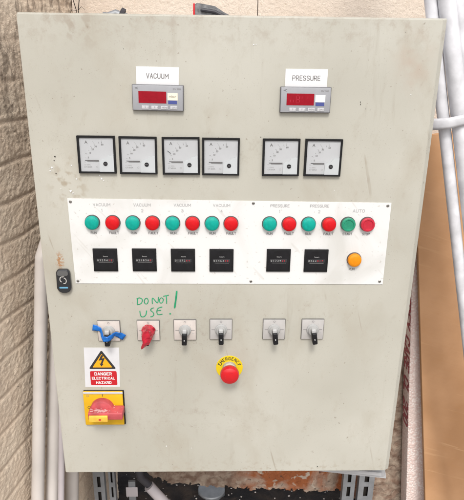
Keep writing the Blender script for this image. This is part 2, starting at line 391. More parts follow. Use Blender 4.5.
    def build(s, name, parent=None, loc=(0, 0, 0), angle=35, recalc=True):
        if recalc: bmesh.ops.recalc_face_normals(s.bm, faces=s.bm.faces)
        me = bpy.data.meshes.new(name); s.bm.to_mesh(me); s.bm.free()
        for m in s.mats: me.materials.append(m)
        if any(p.use_smooth for p in me.polygons): me.set_sharp_from_angle(angle=math.radians(angle))
        o = bpy.data.objects.new(name, me); COL.objects.link(o)
        if parent: o.parent = parent
        o.location = loc
        return o

def tag(o, label=None, cat=None, group=None, kind=None):
    for k, v in (('label', label), ('category', cat), ('group', group), ('kind', kind)):
        if v: o[k] = v
    return o
def empty(name, loc, label=None, cat=None, group=None):
    o = bpy.data.objects.new(name, None); COL.objects.link(o); o.location = loc; o.empty_display_size = .05
    return tag(o, label, cat, group)
def copy_tree(src, parent, loc=None):
    c = src.copy(); COL.objects.link(c); c.parent = parent
    if loc is not None: c.location = loc
    for ch in [k for k in bpy.data.objects if k.parent == src]:
        copy_tree(ch, c)
    return c
def rrect(x0, x1, z0, z1, r, n=5):
    P = []
    for cx, cz, a0 in ((x1 - r, z1 - r, 0), (x0 + r, z1 - r, 90), (x0 + r, z0 + r, 180), (x1 - r, z0 + r, 270)):
        for i in range(n + 1):
            a = math.radians(a0 + 90 * i / n); P.append((cx + r * math.cos(a), cz + r * math.sin(a)))
    return P
def merge_into(dst, src):
    "add the flat printing in src to the mesh it is printed on"
    bm = bmesh.new(); bm.from_mesh(dst.data); n0 = len(bm.faces); bm.from_mesh(src.data); bm.faces.ensure_lookup_table()
    names = [m.name for m in dst.data.materials]; mp = []
    for m in src.data.materials:
        if m.name not in names: dst.data.materials.append(m); names.append(m.name)
        mp.append(names.index(m.name))
    for f in bm.faces[n0:]: f.material_index = mp[f.material_index]
    bm.to_mesh(dst.data); bm.free(); bpy.data.objects.remove(src)
def circ(cx, cz, r, n=28, a0=0): return [(cx + r * math.cos(2 * PI * i / n + a0), cz + r * math.sin(2 * PI * i / n + a0)) for i in range(n)]

# ---------------------------------------------------------------- setting: floor, cavity, walls
b = MB(); b.box(-12, 12, -12, .30, -1.36, -1.30, 'concrete')
tag(b.build('floor'), kind='structure')
b = MB(); N = 90                                            # rubble ground under the wall, near-black to paint in the void's shade
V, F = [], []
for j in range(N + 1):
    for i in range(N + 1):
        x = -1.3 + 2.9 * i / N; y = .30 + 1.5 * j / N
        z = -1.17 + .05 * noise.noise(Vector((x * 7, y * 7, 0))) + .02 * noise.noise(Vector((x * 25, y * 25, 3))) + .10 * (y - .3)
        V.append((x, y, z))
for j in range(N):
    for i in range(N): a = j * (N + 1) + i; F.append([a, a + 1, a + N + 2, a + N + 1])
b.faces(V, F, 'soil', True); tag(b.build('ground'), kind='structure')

def edge_z(x):
    P = [(-.7, -1.6), (-.30, -1.6), (-.285, -.962), (-.20, -1.002), (-.1, -1.018), (-.016, -1.024), (.136, -1.037), (.44, -1.05), (.50, -1.09), (.56, -1.6), (3, -1.6)]
    P[0] = (-.7, -.90); P[1] = (-.30, -.93)
    for (x0, z0), (x1, z1) in zip(P, P[1:]):
        if x0 <= x <= x1: return z0 + (z1 - z0) * (x - x0) / (x1 - x0)
    return -1.6
b = MB(); S_ = .006; Y = .5                                 # back wall: broken off along its foot
vid = {}; V, F = [], []
def gv(i, j, d):
    k = (i, j, d)
    if k not in vid:
        x, z = i * S_, j * S_
        n_ = noise.noise(Vector((x * 60, z * 60, 7))) * .006 + noise.noise(Vector((x * 18, z * 18, 2))) * .010
        low = min(1, max(0, (-.5 - z) / .2))
        vid[k] = len(V)
        V.append((x + (noise.noise(Vector((x * 90, z * 90, 1))) * .005 * low), Y + d * .11 + n_ * low * (1 - d), z + noise.noise(Vector((x * 70, z * 90, 5))) * .010 * low))
    return vid[k]
I0, I1, J0, J1 = int(-.415 / S_), int(1.6 / S_), int(-1.27 / S_), int(.02 / S_) * 0 + int(-.42 / S_)
cells = set()
for i in range(I0, I1):
    for j in range(J0, J1):
        x, z = (i + .5) * S_, (j + .5) * S_
        if z > edge_z(x) + .012 * noise.noise(Vector((x * 45, 0, 3))) + .002 * noise.noise(Vector((x * 120, 0, 3))): cells.add((i, j))
for i, j in cells:
    F.append([gv(i, j, 0), gv(i + 1, j, 0), gv(i + 1, j + 1, 0), gv(i, j + 1, 0)])
    if (i, j - 1) not in cells: F.append([gv(i, j, 0), gv(i, j, 1), gv(i + 1, j, 1), gv(i + 1, j, 0)])
    if (i - 1, j) not in cells: F.append([gv(i, j, 0), gv(i, j + 1, 0), gv(i, j + 1, 1), gv(i, j, 1)])
    if (i + 1, j) not in cells: F.append([gv(i + 1, j, 0), gv(i + 1, j, 1), gv(i + 1, j + 1, 1), gv(i + 1, j + 1, 0)])
b.faces(V, F, 'back')
zt = J1 * S_
for x0, x1 in ((I0 * S_, .0745), (.0765, I1 * S_)):  # plaster panels with fine open joints
    b.box(x0, x1, Y, Y + .11, zt, 1.05, 'back')
bw = b.build('back_wall', recalc=False); tag(bw, 'peach plastered back wall whose broken foot shows raw red brick', 'wall')

# left wall of painted rough bricks: real relief
TH = math.radians(12); DU = Vector((math.sin(TH), math.cos(TH), 0)); NR = Vector((math.cos(TH), -math.sin(TH), 0)); O0 = Vector((-.52, 0, 0))
b = MB(); V, F = [], []
U0, U1, Z0, Z1, ST = -.24, .60, -1.25, .95, .0036
nu, nz = int((U1 - U0) / ST), int((Z1 - Z0) / ST)
grime, mort = [], []
CO, BL = .0868, .27
def sm(a, b_, x):
    t_ = min(1, max(0, (x - a) / (b_ - a))); return t_ * t_ * (3 - 2 * t_)
for j in range(nz + 1):
    for i in range(nu + 1):
        u = U0 + ST * i; z = Z0 + ST * j
        uw = u + .004 * noise.noise(Vector((u * 12, z * 12, 5))); zw = z + .005 * noise.noise(Vector((u * 10, z * 10, 9)))
        k = math.floor((zw - .043) / CO); fz = (zw - .043) / CO - k
        fu = (uw + (.5 * BL if k % 2 else 0) + .06) / BL; fu -= math.floor(fu)
        dz = min(fz, 1 - fz) * CO; du = min(fu, 1 - fu) * BL
        e = min(sm(.001, .008, dz), .72 + .28 * sm(.001, .006, du))
        if z > .36: e = .5 + .5 * e
        r = .0010 * noise.noise(Vector((u * 60, z * 60, 0))) + .0020 * noise.noise(Vector((u * 130, z * 230, 4))) + .0015 * noise.noise(Vector((u * 14, z * 14, 8)))
        h = .0024 * e + r * (.25 + .75 * e)
        p = O0 + DU * u + NR * (h - .007); V.append((p.x, p.y, z))
        grime.append(sm(.18, .34, z) * .55 + .02); mort.append(1 - e)
for j in range(nz):
    for i in range(nu): a = j * (nu + 1) + i; F.append([a, a + 1, a + nu + 2, a + nu + 1])
b.faces(V, F, 'brick', True)
nb = len(V)
p0, p1 = O0 + DU * U0 - NR * .01, O0 + DU * U1 - NR * .01; q0, q1 = p0 - NR * .1, p1 - NR * .1
b.faces([(p.x, p.y, z) for z in (Z0, Z1) for p in (p0, p1, q1, q0)], [[0, 1, 2, 3], [4, 5, 6, 7], [0, 1, 5, 4], [1, 2, 6, 5], [2, 3, 7, 6], [3, 0, 4, 7]], 'brick')
lw = b.build('brick_wall', recalc=False, angle=180)
me = lw.data
for nm, arr in (('grime', grime), ('mortar', mort)):
    at = me.attributes.new(nm, 'FLOAT', 'POINT'); at.data.foreach_set('value', arr + [0.0] * (len(me.vertices) - nb))
tag(lw, 'rough buff painted brick wall running back beside the grey cabinet', 'wall')

# ---------------------------------------------------------------- control cabinet
ROOT = Vector((0, .03, -.575))
cab = empty('control_cabinet', ROOT, 'grey steel control cabinet with meters, coloured lamps, switches and emergency stop on its door', 'control cabinet')
def P(x, z, y=0.0): return Vector((x, y, z)) - ROOT
# body, seen as a sliver under the door which stands slightly ajar
b = MB()
b.box(-.785, 0, 0, .22, -1.075, 0, 'body', bev=.004); b.box(-.775, -.01, -.006, 0.002, -1.068, -1.058, 'body')
b.box(-.79, .004, .004, .2, -1.082, -1.0755, 'body')
body = b.build('cabinet_body', cab, P(.402, .508, .030)); body.rotation_euler = (0, 0, math.radians(-9.5))
# door: a folded sheet with rounded edges, slightly wavy
b = MB(); HW, HH = .4, .5212
prof = [(0, 0), (.0015, -.0), (.006, .0012), (.0095, .0045), (.011, .009), (.011, .024)]
rings = []
def ring(ins, insr, y, n=4):
    P_ = rrect(-HW + ins, HW - insr, -HH + ins, HH - ins, .003, n); return [(x, y, z) for x, z in P_]
rows = [ring(.0036, .0120, 0), ring(.0020, .0102, .0004), ring(.0006, .0010, .0072), ring(0, 0, .0090), ring(0, 0, .024)]
V = [v for r_ in rows for v in r_]; n_ = len(rows[0])
F = [list(range(n_))] + [[k * n_ + i, (k + 1) * n_ + i, (k + 1) * n_ + (i + 1) % n_, k * n_ + (i + 1) % n_] for k in range(len(rows) - 1) for i in range(n_)]
F.append([(len(rows) - 1) * n_ + i for i in range(n_)][::-1])
b.faces(V, F, 'door', True)
b.bm.faces.ensure_lookup_table(); b.bm.faces[0].smooth = False; b.bm.faces[-1].smooth = False
door = b.build('door', cab, P(0, 0), angle=8); tag(door, 'smeared pebble grey steel door')

# ---- door lock
b = MB()
pts = [(-.0145, .020), (-.010, .0262), (.010, .0262), (.0145, .020), (.0155, -.018), (.011, -.0255), (.004, -.0285), (-.004, -.0285), (-.011, -.0255), (-.0155, -.018)]
pts = pts[::-1]
b.prism(pts, -.010, 0, 'lockb')
lk = b.build('door_lock', cab, P(-.3565, -.0075))
md = lk.modifiers.new('b', 'BEVEL'); md.width = .003; md.segments = 3; tag(lk, 'black rounded door lock with grey symbol and blue bar')
b = MB(); b.prism(rrect(-.0115, .0115, .013, .0235, .004), -.0115, -.0098, 'lockg'); b.build('lock_cap', lk)
b = MB()
for a0, a1, cx, cz in ((60, 250, -.0018, .004), (-110, 90, .0018, .001)):
    b.stroke([(cx + .0048 * math.cos(math.radians(a0 + (a1 - a0) * k / 8)), cz + .0062 * math.sin(math.radians(a0 + (a1 - a0) * k / 8))) for k in range(9)], .0019, 'locks', -.0103)
b.stroke([(-.002, .010), (.0005, .0125), (.003, .009)], .0012, 'locks', -.0103)
b.build('lock_symbol', lk, recalc=False)
b = MB(); b.box(-.009, .009, -.0112, -.0098, -.0165, -.0132, 'lockblue', bev=.0004); b.build('blue_bar', lk)

# ---- analogue ammeters
A = .0743 / 2
b = MB()
for x0, x1, z0, z1 in ((-A, A, A - .0038, A), (-A, A, -A, -A + .0034), (-A, -A + .0042, -A + .0034, A - .0038), (A - .0036, A, -A + .0034, A - .0038)):
    b.box(x0, x1, -.0065, 0, z0, z1, 'blackm')
met = b.build('ammeter', cab, P(-.2685, .2618)); tag(met, 'square black framed analogue ammeter with a white dial')
b = MB(); b.box(-A + .0042, A - .0036, -.0032, -.0002, -A + .0034, A - .0038, 'dial')
b.build('dial', met)
b = MB()
def fx(u): return -A + 2 * A * u
def fz(v): return A - 2 * A * v
pc = (fx(.72), fz(.72)); Ro = .042
for k, a in enumerate((178, 166, 154, 142, 130, 118, 106, 98)):
    a = math.radians(a); r0, r1 = Ro * .93, Ro * (1.03 if k % 2 == 0 else .98)
    b.stroke([(pc[0] + r0 * math.cos(a), pc[1] + r0 * math.sin(a)), (pc[0] + r1 * math.cos(a), pc[1] + r1 * math.sin(a))], .0006, 'greyink', -.0034)
b.text('A', fx(.235), fz(.175), .0085, 'greyink', -.0034, bold=.0001)
for tx, u, v in (('10', .32, .455), ('20', .40, .36), ('30', .48, .285), ('60', .66, .235), ('5', .27, .58)):
    b.text(tx, fx(u), fz(v), .0048, 'greyink', -.0034, rot=math.radians(0), bold=.00008)
b.stroke([(fx(.64), fz(.12)), (fx(.64), fz(.2))], .0005, 'greyink', -.0034); b.stroke([(fx(.40), fz(.14)), (fx(.46), fz(.22))], .0005, 'greyink2', -.0034)
b.text('1.5 50Hz', fx(.23), fz(.775), .0035, 'greyink2', -.0034); b.text('CT 60/5A', fx(.25), fz(.835), .0038, 'greyink', -.0034)
b.stroke(circ(fx(.49), fz(.83), .0017, 10) + [circ(fx(.49), fz(.83), .0017, 10)[0]], .0004, 'greyink2', -.0034)
merge_into(bpy.data.objects['dial'], b.build('dial_markings', met, recalc=False))
b = MB(); b.box(fx(.24), fx(.545), -.0050, -.0042, fz(.676), fz(.644), 'greyink'); b.box(fx(.18), fx(.30), -.0046, -.0041, fz(.655), fz(.645), 'ink')
b.build('needle', met)
b = MB()
pts = [(fx(.945), fz(.955)), (fx(.945), fz(.50)), (fx(.78), fz(.53)), (fx(.73), fz(.60)), (fx(.62), fz(.62)), (fx(.565), fz(.68)), (fx(.555), fz(.955))]
b.prism(pts[::-1], -.0058, -.0033, 'cover')
b.build('mechanism_cover', met)
b = MB(); b.lathe([(.0042, -.005), (.0042, -.0072), (.0034, -.0078), (0.0001, -.0078)], 'black', fx(.722), fz(.735), 20); b.box(fx(.722) - .003, fx(.722) + .003, -.0081, -.0077, fz(.735) - .0005, fz(.735) + .0005, 'greyink')
b.build('adjusting_screw', met)
b = MB(); b.faces([(-A + .0042, -.0061, -A + .0034), (A - .0036, -.0061, -A + .0034), (A - .0036, -.0061, A - .0038), (-A + .0042, -.0061, A - .0038)], [[0, 1, 2, 3]], 'glass')
b.build('meter_window', met)
meters = [met]
for x, z in ((-.1868, .2609), (-.1021, .2606), (-.0229, .2597), (.0972, .2593), (.1815, .2593)):
    meters.append(copy_tree(met, cab, P(x, z)))
b = MB(); b.stroke([(fx(.14), fz(.36)), (fx(.235), fz(.43))], .0012, 'ink', -.0052); p_ = b.build('limit_pointer', meters[2], recalc=False)
for m_, tiny in zip(meters, (0, .006, -.004, .003, -.003, .004)): m_.rotation_euler = (0, tiny * 1.2, 0)

# ---- digital display units with engraved headings
def display(x, z, heading, hx, hz, label_mat, seg):
    b = MB(); W2, H2 = .049, .0243
    b.box(-W2, W2, -.007, 0, -H2, H2, 'unitd', bev=.0012); b.box(-W2 + .0012, W2 - .0012, -.0088, -.0068, -H2 + .0012, H2 - .0012, 'unit', bev=.0007)
    d = b.build('digital_display', cab, P(x, z))
    g = lambda u: -W2 + 2 * W2 * u; h = lambda v: H2 - 2 * H2 * v
    b = MB(); b.box(g(.125), g(.665), -.0093, -.0087, h(.70), h(.25), 'redwin')
    wn = b.build('display_window', d)
    b = MB()
    for k in range(4):
        cx = g(.20 + .115 * k + .03); s7 = .0052
        segs = [[(cx - s7 * .5, h(.34)), (cx + s7 * .5, h(.34))], [(cx - s7 * .5, h(.475)), (cx + s7 * .5, h(.475))], [(cx - s7 * .5, h(.61)), (cx + s7 * .5, h(.61))],
                [(cx - s7 * .62, h(.36)), (cx - s7 * .62, h(.46))], [(cx + s7 * .62, h(.36)), (cx + s7 * .62, h(.46))], [(cx - s7 * .62, h(.49)), (cx - s7 * .62, h(.59))], [(cx + s7 * .62, h(.49)), (cx + s7 * .62, h(.59))]]
        if k in (0, 2, 3) and seg == 'redseg': segs = segs[3:4] if k else segs[5:]
        for q in segs: b.stroke(q, .0007, seg, -.0095)
    b.build('digits', wn, recalc=False)
    b = MB(); b.box(g(.69), g(.885), -.0092, -.0087, h(.575), h(.30), label_mat); b.box(g(.70), g(.87), -.0093, -.0087, h(.72), h(.585), 'blue')
    if label_mat == 'beige': b.text('mbar', g(.785), h(.435), .0068, 'greyink', -.0094)
    b.build('unit_label', d)
    b = MB()
    for k in range(4): b.box(g(.185 + .185 * k), g(.185 + .185 * k + .135), -.0098, -.0086, h(.925), h(.80), 'keyg', bev=.0004)
    b.build('keys', d)
    b = MB()
    for k in range(4):
        u = .2525 + .185 * k
        b.text(('S', 'F', 'MEN', 'ON')[k], g(u), h(.86), .0046, 'greyink', -.0100); b.stroke([(g(u + .055), h(.83)), (g(u + .05), h(.90))], .0006, 'greyink', -.0100)
    b.text('+C', g(.09), h(.14), .0055, 'ink', -.0090); b.text('DV 900', g(.87), h(.15), .0042, 'greyink', -.0090, sx=1.15)
    merge_into(d, b.build('lettering', d, recalc=False))
    b = MB(); b.box(-.0405, .0405, -.0018, 0, -.0168, .0168, 'white', bev=.0004)
    t_ = b.build('heading_label', cab, P(hx, hz)); tag(t_, 'white label reading ' + heading)
    b = MB(); b.etext(heading, 0, .0003, .0084, 'greyink', -.0020, wd=.15); merge_into(t_, b.build('lettering', t_, recalc=False))
    return d, t_
d1, t1 = display(-.1440, .3722, 'VACUUM', -.1442, .4118, 'beige', 'redwin')
d2, t2 = display(.1395, .3713, 'PRESSURE', .1397, .4112, 'white', 'redseg')
tag(d1, 'grey digital display with beige unit label'); tag(d2, 'grey digital display with white unit label')
t1.rotation_euler = (0, .012, 0); d1.rotation_euler = (0, .012, 0); d2.rotation_euler = (0, 0, 0)

# ---- white engraved plate with its screws
b = MB()
b.prism([(-.3330, -.0160), (.3310, -.0165), (.3305, .1664), (-.3350, .1716)], -.0015, 0, 'plate')
plate = b.build('lamp_plate', cab, P(0, 0)); tag(plate, 'long white engraved plate carrying lamps and hour counters')
PC = [-.2662, -.1838, -.1014, -.0208, .0996, .1817]
def legend(tx, x, z, h, m, wd=.15, sx=1.0):
    b = MB(); b.etext(tx, 0, 0, h, m, 0, wd=wd, sx=sx); return b.build('legend', plate, (x, -.0018, z), recalc=False)
for k, x in enumerate(PC):
    legend('VACUUM' if k < 4 else 'PRESSURE', x, .1590, .0056, 'greyink2', .17, 1.25 if k < 4 else 1.1)
    legend(str(k + 1 if k < 4 else k - 3), x, .1470, .0060, 'greyink2', .15)
legend('AUTO', .2640, .1490, .0060, 'greyink2', .17, 1.3)
LX = [-.2872, -.2452, -.2040, -.1634, -.1220, -.0808, -.0404, -.0012, .0792, .1198, .1604, .2030]
for k, x in enumerate(LX):
    legend('RUN' if k % 2 == 0 else 'FAULT', x + .001, .0985, .0048, 'greyink', .17, 1.1)
for tx, x, z in (('START', .2442, .0985), ('STOP', .2835, .0985), ('RUN', .2600, .0190)): legend(tx, x, z, .0048, 'greyink', .17, 1.05)
b = MB(); b.lathe([(.0030, -.0014), (.0030, -.0024), (.0022, -.0032), (.0001, -.0034)], 'screw', 0, 0, 14); b.box(-.0022, .0022, -.0037, -.0031, -.0004, .0004, 'ink')
sc0 = b.build('screw', plate, (-.3290, 0, .1650))
for x, z in ((-.3275, -.0100), (.0445, .1640), (.0435, -.0100), (.3235, .1605), (.3235, -.0095)):
    copy_tree(sc0, plate, (x, 0, z))

# ---- indicator lamps and push buttons
def lamp(name, lens, x, z, lbl=None, push=False):
    b = MB(); b.lathe([(.0158, -.0015), (.0158, -.0035), (.0150, -.0048), (.0136, -.0050)], 'bezel')
    o = b.build(name, cab, P(x, z))
    b = MB()
    if push: b.lathe([(.0146, -.0040), (.0146, -.0105), (.0132, -.0118), (.0108, -.0118), (.0098, -.0104), (.0001, -.0100)], lens)
    else: b.lathe([(.0146, -.0040), (.0145, -.0095), (.0136, -.0118), (.0112, -.0134), (.0070, -.0142), (.0001, -.0145)], lens)
    b.build('lens' if not push else 'button_cap', o, angle=30)
    if lbl: tag(o, lbl)
    return o
l0 = lamp('indicator_lamp', 'teal', LX[0], .1219); r0 = lamp('indicator_lamp', 'red', LX[1], .1217)
tag(l0, 'round teal indicator lamp'); tag(r0, 'round red indicator lamp')
for k in range(2, 12):
    c = copy_tree(l0 if k % 2 == 0 else r0, cab, P(LX[k], .1213 - .00008 * (k - 2)))
lamp('push_button', 'green', .2432, .1209, 'green start push button', True)
lamp('push_button', 'redcap', .2837, .1209, 'dark red stop push button', True)
lamp('indicator_lamp', 'amber', .2630, .0418, 'amber indicator lamp')

# ---- hour counters
b = MB(); C = .0255
b.box(-C, C, -.0050, -.0014, -C, C, 'blackm', bev=.0008); b.box(-C + .004, C - .004, -.0054, -.0048, -C + .004, C - .004, 'black')
cnt0 = b.build('hour_counter', cab, P(-.2655, .0389)); tag(cnt0, 'square black hour counter')
b = MB(); b.box(-.018, .018, -.0058, -.0052, -.0036, .0036, 'ink'); cw = b.build('counter_window', cnt0)
def digits(par, txt, red):
    b = MB()
    for i, ch in enumerate(txt):
        x = -.0152 + i * .0047
        b.text(ch, x, -.0002, .0058, 'redcap' if i >= red else 'greyink2', -.0060)
    b.text('hours', .001, .0088, .0044, 'greyink2', -.0056)
    b.stroke([(-.014, -.0052), (.016, -.0052)], .0004, 'greyink2', -.0060)
    b.build('digits', par, recalc=False)
cnts = [cnt0]
for x, z in ((-.1835, .0392), (-.1019, .0389), (-.0203, .0387), (.1011, .0392), (.1814, .0388)): cnts.append(copy_tree(cnt0, cab, P(x, z)))
for c, tx, rd in zip(cnts, ('0329415', '0218360', '0157264', '0146338', '0173925', '0264817'), (5, 6, 5, 5, 5, 4)): digits(c, tx, rd)

# ---- rotary selector switches
def selector(x, z, tilt, face):
    b = MB(); Q = .0252
    b.box(-Q, Q, -.0040, 0, -Q, Q, 'selgrey', bev=.0012); b.box(-Q + .0012, Q - .0012, -.0050, -.0038, -Q + .0012, Q - .0012, face, bev=.0004)
    o = b.build('selector_switch', cab, P(x, z))
    b = MB()
    b.box(-.021, -.013, -.0053, -.0049, -.0005, .0005, 'greyink'); b.box(.014, .0215, -.0053, -.0049, -.0005, .0005, 'greyink')
    b.box(.0155, .0205, -.0053, -.0049, -.0085, -.0078, 'greyink2'); b.text('O', 0, .0195, .0065, 'greyink', -.0053); b.text('I', .0125, .0125, .0055, 'greyink2', -.0053)
    merge_into(o, b.build('markings', o, recalc=False))
    b = MB(); b.lathe([(.0138, -.0045), (.0138, -.0070), (.0128, -.0084), (.0108, -.0090), (.0104, -.0160), (.0092, -.0176), (.0001, -.0178)], 'selring', 0, 0, 28)
    b.build('hub', o)
    b = MB()
    T = Matrix.Rotation(tilt, 4, 'Y')
    b.box(-.0048, .0048, -.0285, -.0170, .0000, .0115, 'handlecap', T, bev=.0018)
    b.box(-.0056, .0056, -.0325, -.0120, -.0240, .0040, 'black', T, bev=.0024)
    b.box(-.0011, .0011, -.0329, -.0322, -.0130, -.0095, 'greyink2', T, bev=.0002)
    b.build('handle', o)
    return o
SEL = [(-.2683, -.1292, 0, 'selplate'), (-.1811, -.1279, .10, 'selplate'), (-.1003, -.1267, .02, 'selplate'), (-.0204, -.1252, -.02, 'selplateg'), (.0978, -.1250, -.10, 'selplateg'), (.1839, -.1248, -.14, 'selplateg')]
for s_ in SEL: tag(selector(*s_), 'square selector switch with a black pointing handle')

# ---- emergency stop
b = MB()
b.lathe([(.0305, 0), (.0305, -.0010), (.0303, -.0013), (.0001, -.0013)], 'lemon', 0, 0, 48)
es = b.build('emergency_stop', cab, P(-.0005, -.2245)); tag(es, 'red mushroom emergency stop on a round yellow label')
b = MB(); tx = 'EMERGENCY'
for i, ch in enumerate(tx):
    a = math.radians(158 - i * 17.0); r = .0238
    b.etext(ch, r * math.cos(a), r * math.sin(a), .0072, 'ink', -.0017, wd=.17, sx=.95, rot=a - PI / 2)
merge_into(es, b.build('lettering', es, recalc=False))
b = MB(); b.lathe([(.0160, -.001), (.0160, -.005), (.0148, -.008), (.0130, -.009), (.0125, -.022), (.0001, -.022)], 'collar', 0, 0, 32); b.build('collar', es)
b = MB(); b.lathe([(.0120, -.016), (.0145, -.021), (.0195, -.0230), (.0212, -.0260), (.0212, -.0330), (.0196, -.0375), (.0150, -.0402), (.0085, -.0416), (.0001, -.0420)], 'bright_red', 0, 0, 40)
hd = b.build('button_head', es)
b = MB()
for k in range(3):
    a0 = math.radians(40 + 120 * k)
    b.stroke([(.0105 * math.cos(a0 + t_ * .18), .0105 * math.sin(a0 + t_ * .18)) for t_ in range(5)], .0010, 'redcap', -.0414)
merge_into(hd, b.build('turn_arrow', hd, recalc=False))

# ---- warning sign
b = MB()
b.prism([(-.3320, -.2762), (-.2523, -.2752), (-.2490, -.1730), (-.3278, -.1730)], -.0006, 0, 'sticker')
ws = b.build('warning_sign', cab, P(0, 0)); tag(ws, 'white sticker with yellow lightning triangle and red danger panel')
b = MB(); cx = -.2893; y = -.0009
def tri(cx, zt_, zb, hw, r): # rounded triangle
    P_ = []
    for (px, pz), a0 in (((cx, zt_), 30), ((cx - hw, zb), 150), ((cx + hw, zb), 270)):
        for k in range(5):
            a = math.radians(a0 + 120 * k / 4); P_.append((px + r * math.cos(a), pz + r * math.sin(a)))
    return P_
b.prism(tri(cx, -.1835, -.2255, .0270, .0024), -.0009, -.0004, 'ink')
b.prism(tri(cx, -.1905, -.2225, .0205, .0010), -.0012, -.0007, 'hazyel')
bolt = [(.0030, -.1925), (-.0060, -.2085), (-.0006, -.2072), (-.0040, -.2150), (-.0065, -.2140), (-.0042, -.2225), (.0030, -.2165), (.0002, -.2165), (.0052, -.2040), (.0002, -.2050), (.0062, -.1950)]
bolt = [(-.001, -.1915), (-.0075, -.2060), (.0000, -.2040), (-.0030, -.2135), (-.0058, -.2128), (-.0022, -.2210), (.0034, -.2142), (.0006, -.2146), (.0068, -.1985), (.0000, -.2005), (.0040, -.1925)]
b.prism([(cx + x, z) for x, z in bolt], -.0015, -.0010, 'ink')
b.build('lightning_triangle', ws)
b = MB(); b.prism(rrect(-.3185, -.2580, -.2705, -.2335, .003), -.0009, -.0004, 'hazred')
pn = b.build('danger_panel', ws)
for tx, z, s_ in (('DANGER', -.2405, .0068), ('ELECTRICAL', -.2520, .0058), ('HAZARD', -.2635, .0060)):
    b = MB(); b.etext(tx, cx + .0005, z, s_, 'white', -.0012, wd=.24, sx=1.15, gap=.36); b.build('lettering', ws, recalc=False)

# ---- mains isolator
b = MB()
b.box(-.0455, .0475, -.0040, 0, -.0470, .0450, 'blackm', bev=.001); b.box(-.0452, .0452, -.0090, -.0038, -.0450, .0450, 'yellow', bev=.0012)
iso = b.build('mains_isolator', cab, P(-.2915, -.3290)); tag(iso, 'yellow mains isolator with a faded red turn handle')
b = MB()
b.stroke(circ(-.035, .035, .0026, 12) + [circ(-.035, .035, .0026, 12)[0]], .0007, 'greyink', -.0093)
b.stroke(circ(-.0335, .004, .0030, 14) + [circ(-.0335, .004, .0030, 14)[0]], .0008, 'ink', -.0093)
b.text('I', -.001, .036, .0085, 'ink', -.0093, bold=.0002)
merge_into(iso, b.build('markings', iso, recalc=False))
b = MB(); b.box(-.044, .046, -.0106, -.0088, .0405, .0455, 'keyg', bev=.0006); b.build('clear_cover_strip', iso)
b = MB()
b.lathe([(.0268, -.0085), (.0268, -.0190), (.0255, -.0225), (.0225, -.0240), (.0001, -.0245)], 'redhandle', -.002, .003, 40)
b.box(-.0290, .0490, -.0440, -.0120, -.0060, .0120, 'redhandle', bev=.0025)
hn = b.build('isolator_handle', iso)
b = MB(); b.box(-.0265, .0160, -.0485, -.0425, -.0085, .0070, 'yellow2', bev=.0018); b.box(-.0040, .0010, -.0490, -.0480, -.0035, .0005, 'redcap')
b.build('padlock_tab', hn)
b = MB()
for k in range(70):  # dense cluster paints glossy highlights into the dust, strays are plain dust
    x = random.gauss(-.006, .010) if k < 52 else random.uniform(-.026, .045); yy = random.gauss(-.034, .003) if k < 52 else random.uniform(-.042, -.014); r = random.uniform(.0008, .0034) * (1 if k < 52 else .5)
    q = [(x + r * 1.3 * random.uniform(.6, 1.2) * math.cos(a), yy + r * .7 * random.uniform(.6, 1.2) * math.sin(a)) for a in [i * 2 * PI / 7 for i in range(7)]]
    x = max(-.027, min(.047, x)); b.faces([(max(-.0265, min(.0465, u)), max(-.0415, v), .0122 + k * 1e-5) for u, v in q], [list(range(7))], 'dust_glints')
b.build('dust_glints', hn, recalc=False)

# ---- green handwriting on the door
STROKES = [[(-0.2023, -0.0516), (-0.2039, -0.0661)], [(-0.2046, -0.0531), (-0.1983, -0.0505), (-0.1926, -0.0538), (-0.1928, -0.0595), (-0.1963, -0.0646), (-0.204, -0.0672)], [(-0.1826, -0.0505), (-0.187, -0.0545), (-0.1879, -0.0606), (-0.1852, -0.065), (-0.1815, -0.0635), (-0.1793, -0.057), (-0.182, -0.0509)], [(-0.1707, -0.0653), (-0.1696, -0.0508), (-0.1595, -0.0624), (-0.157, -0.0479)], [(-0.1509, -0.0497), (-0.1546, -0.0544), (-0.1542, -0.0609), (-0.1509, -0.0627), (-0.1475, -0.0587), (-0.1467, -0.0533), (-0.1505, -0.0494)], [(-0.1465, -0.0465), (-0.134, -0.0436)], [(-0.1399, -0.045), (-0.1395, -0.0642)], [(-0.1987, -0.0814), (-0.198, -0.0898), (-0.1959, -0.0953), (-0.191, -0.096), (-0.1858, -0.0909), (-0.1838, -0.0806)], [(-0.1677, -0.074), (-0.1731, -0.0762), (-0.1746, -0.0806), (-0.1701, -0.085), (-0.1683, -0.0898), (-0.1711, -0.0946), (-0.1764, -0.096)], [(-0.1492, -0.0718), (-0.1572, -0.0744), (-0.1606, -0.0788), (-0.1615, -0.085), (-0.159, -0.0905), (-0.1491, -0.0894)], [(-0.1607, -0.0813), (-0.1518, -0.0798)]]
b = MB()
for k, q in enumerate(STROKES):
    if q[0][0] == q[1][0]: continue
    b.stroke(q if len(q) > 2 else [q[0], ((q[0][0] + q[1][0]) / 2 + .0003, (q[0][1] + q[1][1]) / 2), q[1]], .0021, 'marker', -.0004 - k * 3e-5)
b.stroke([(-.1168, -.0335), (-.1188, -.0515), (-.1226, -.075)], .0038, 'marker', -.0009)
b.stroke([(-.1340, -.0879), (-.1322, -.0884), (-.1305, -.0886)], .0034, 'marker', -.0009)
tag(b.build('handwriting', cab, P(0, 0), recalc=False), 'green marker handwriting DO NOT USE!')

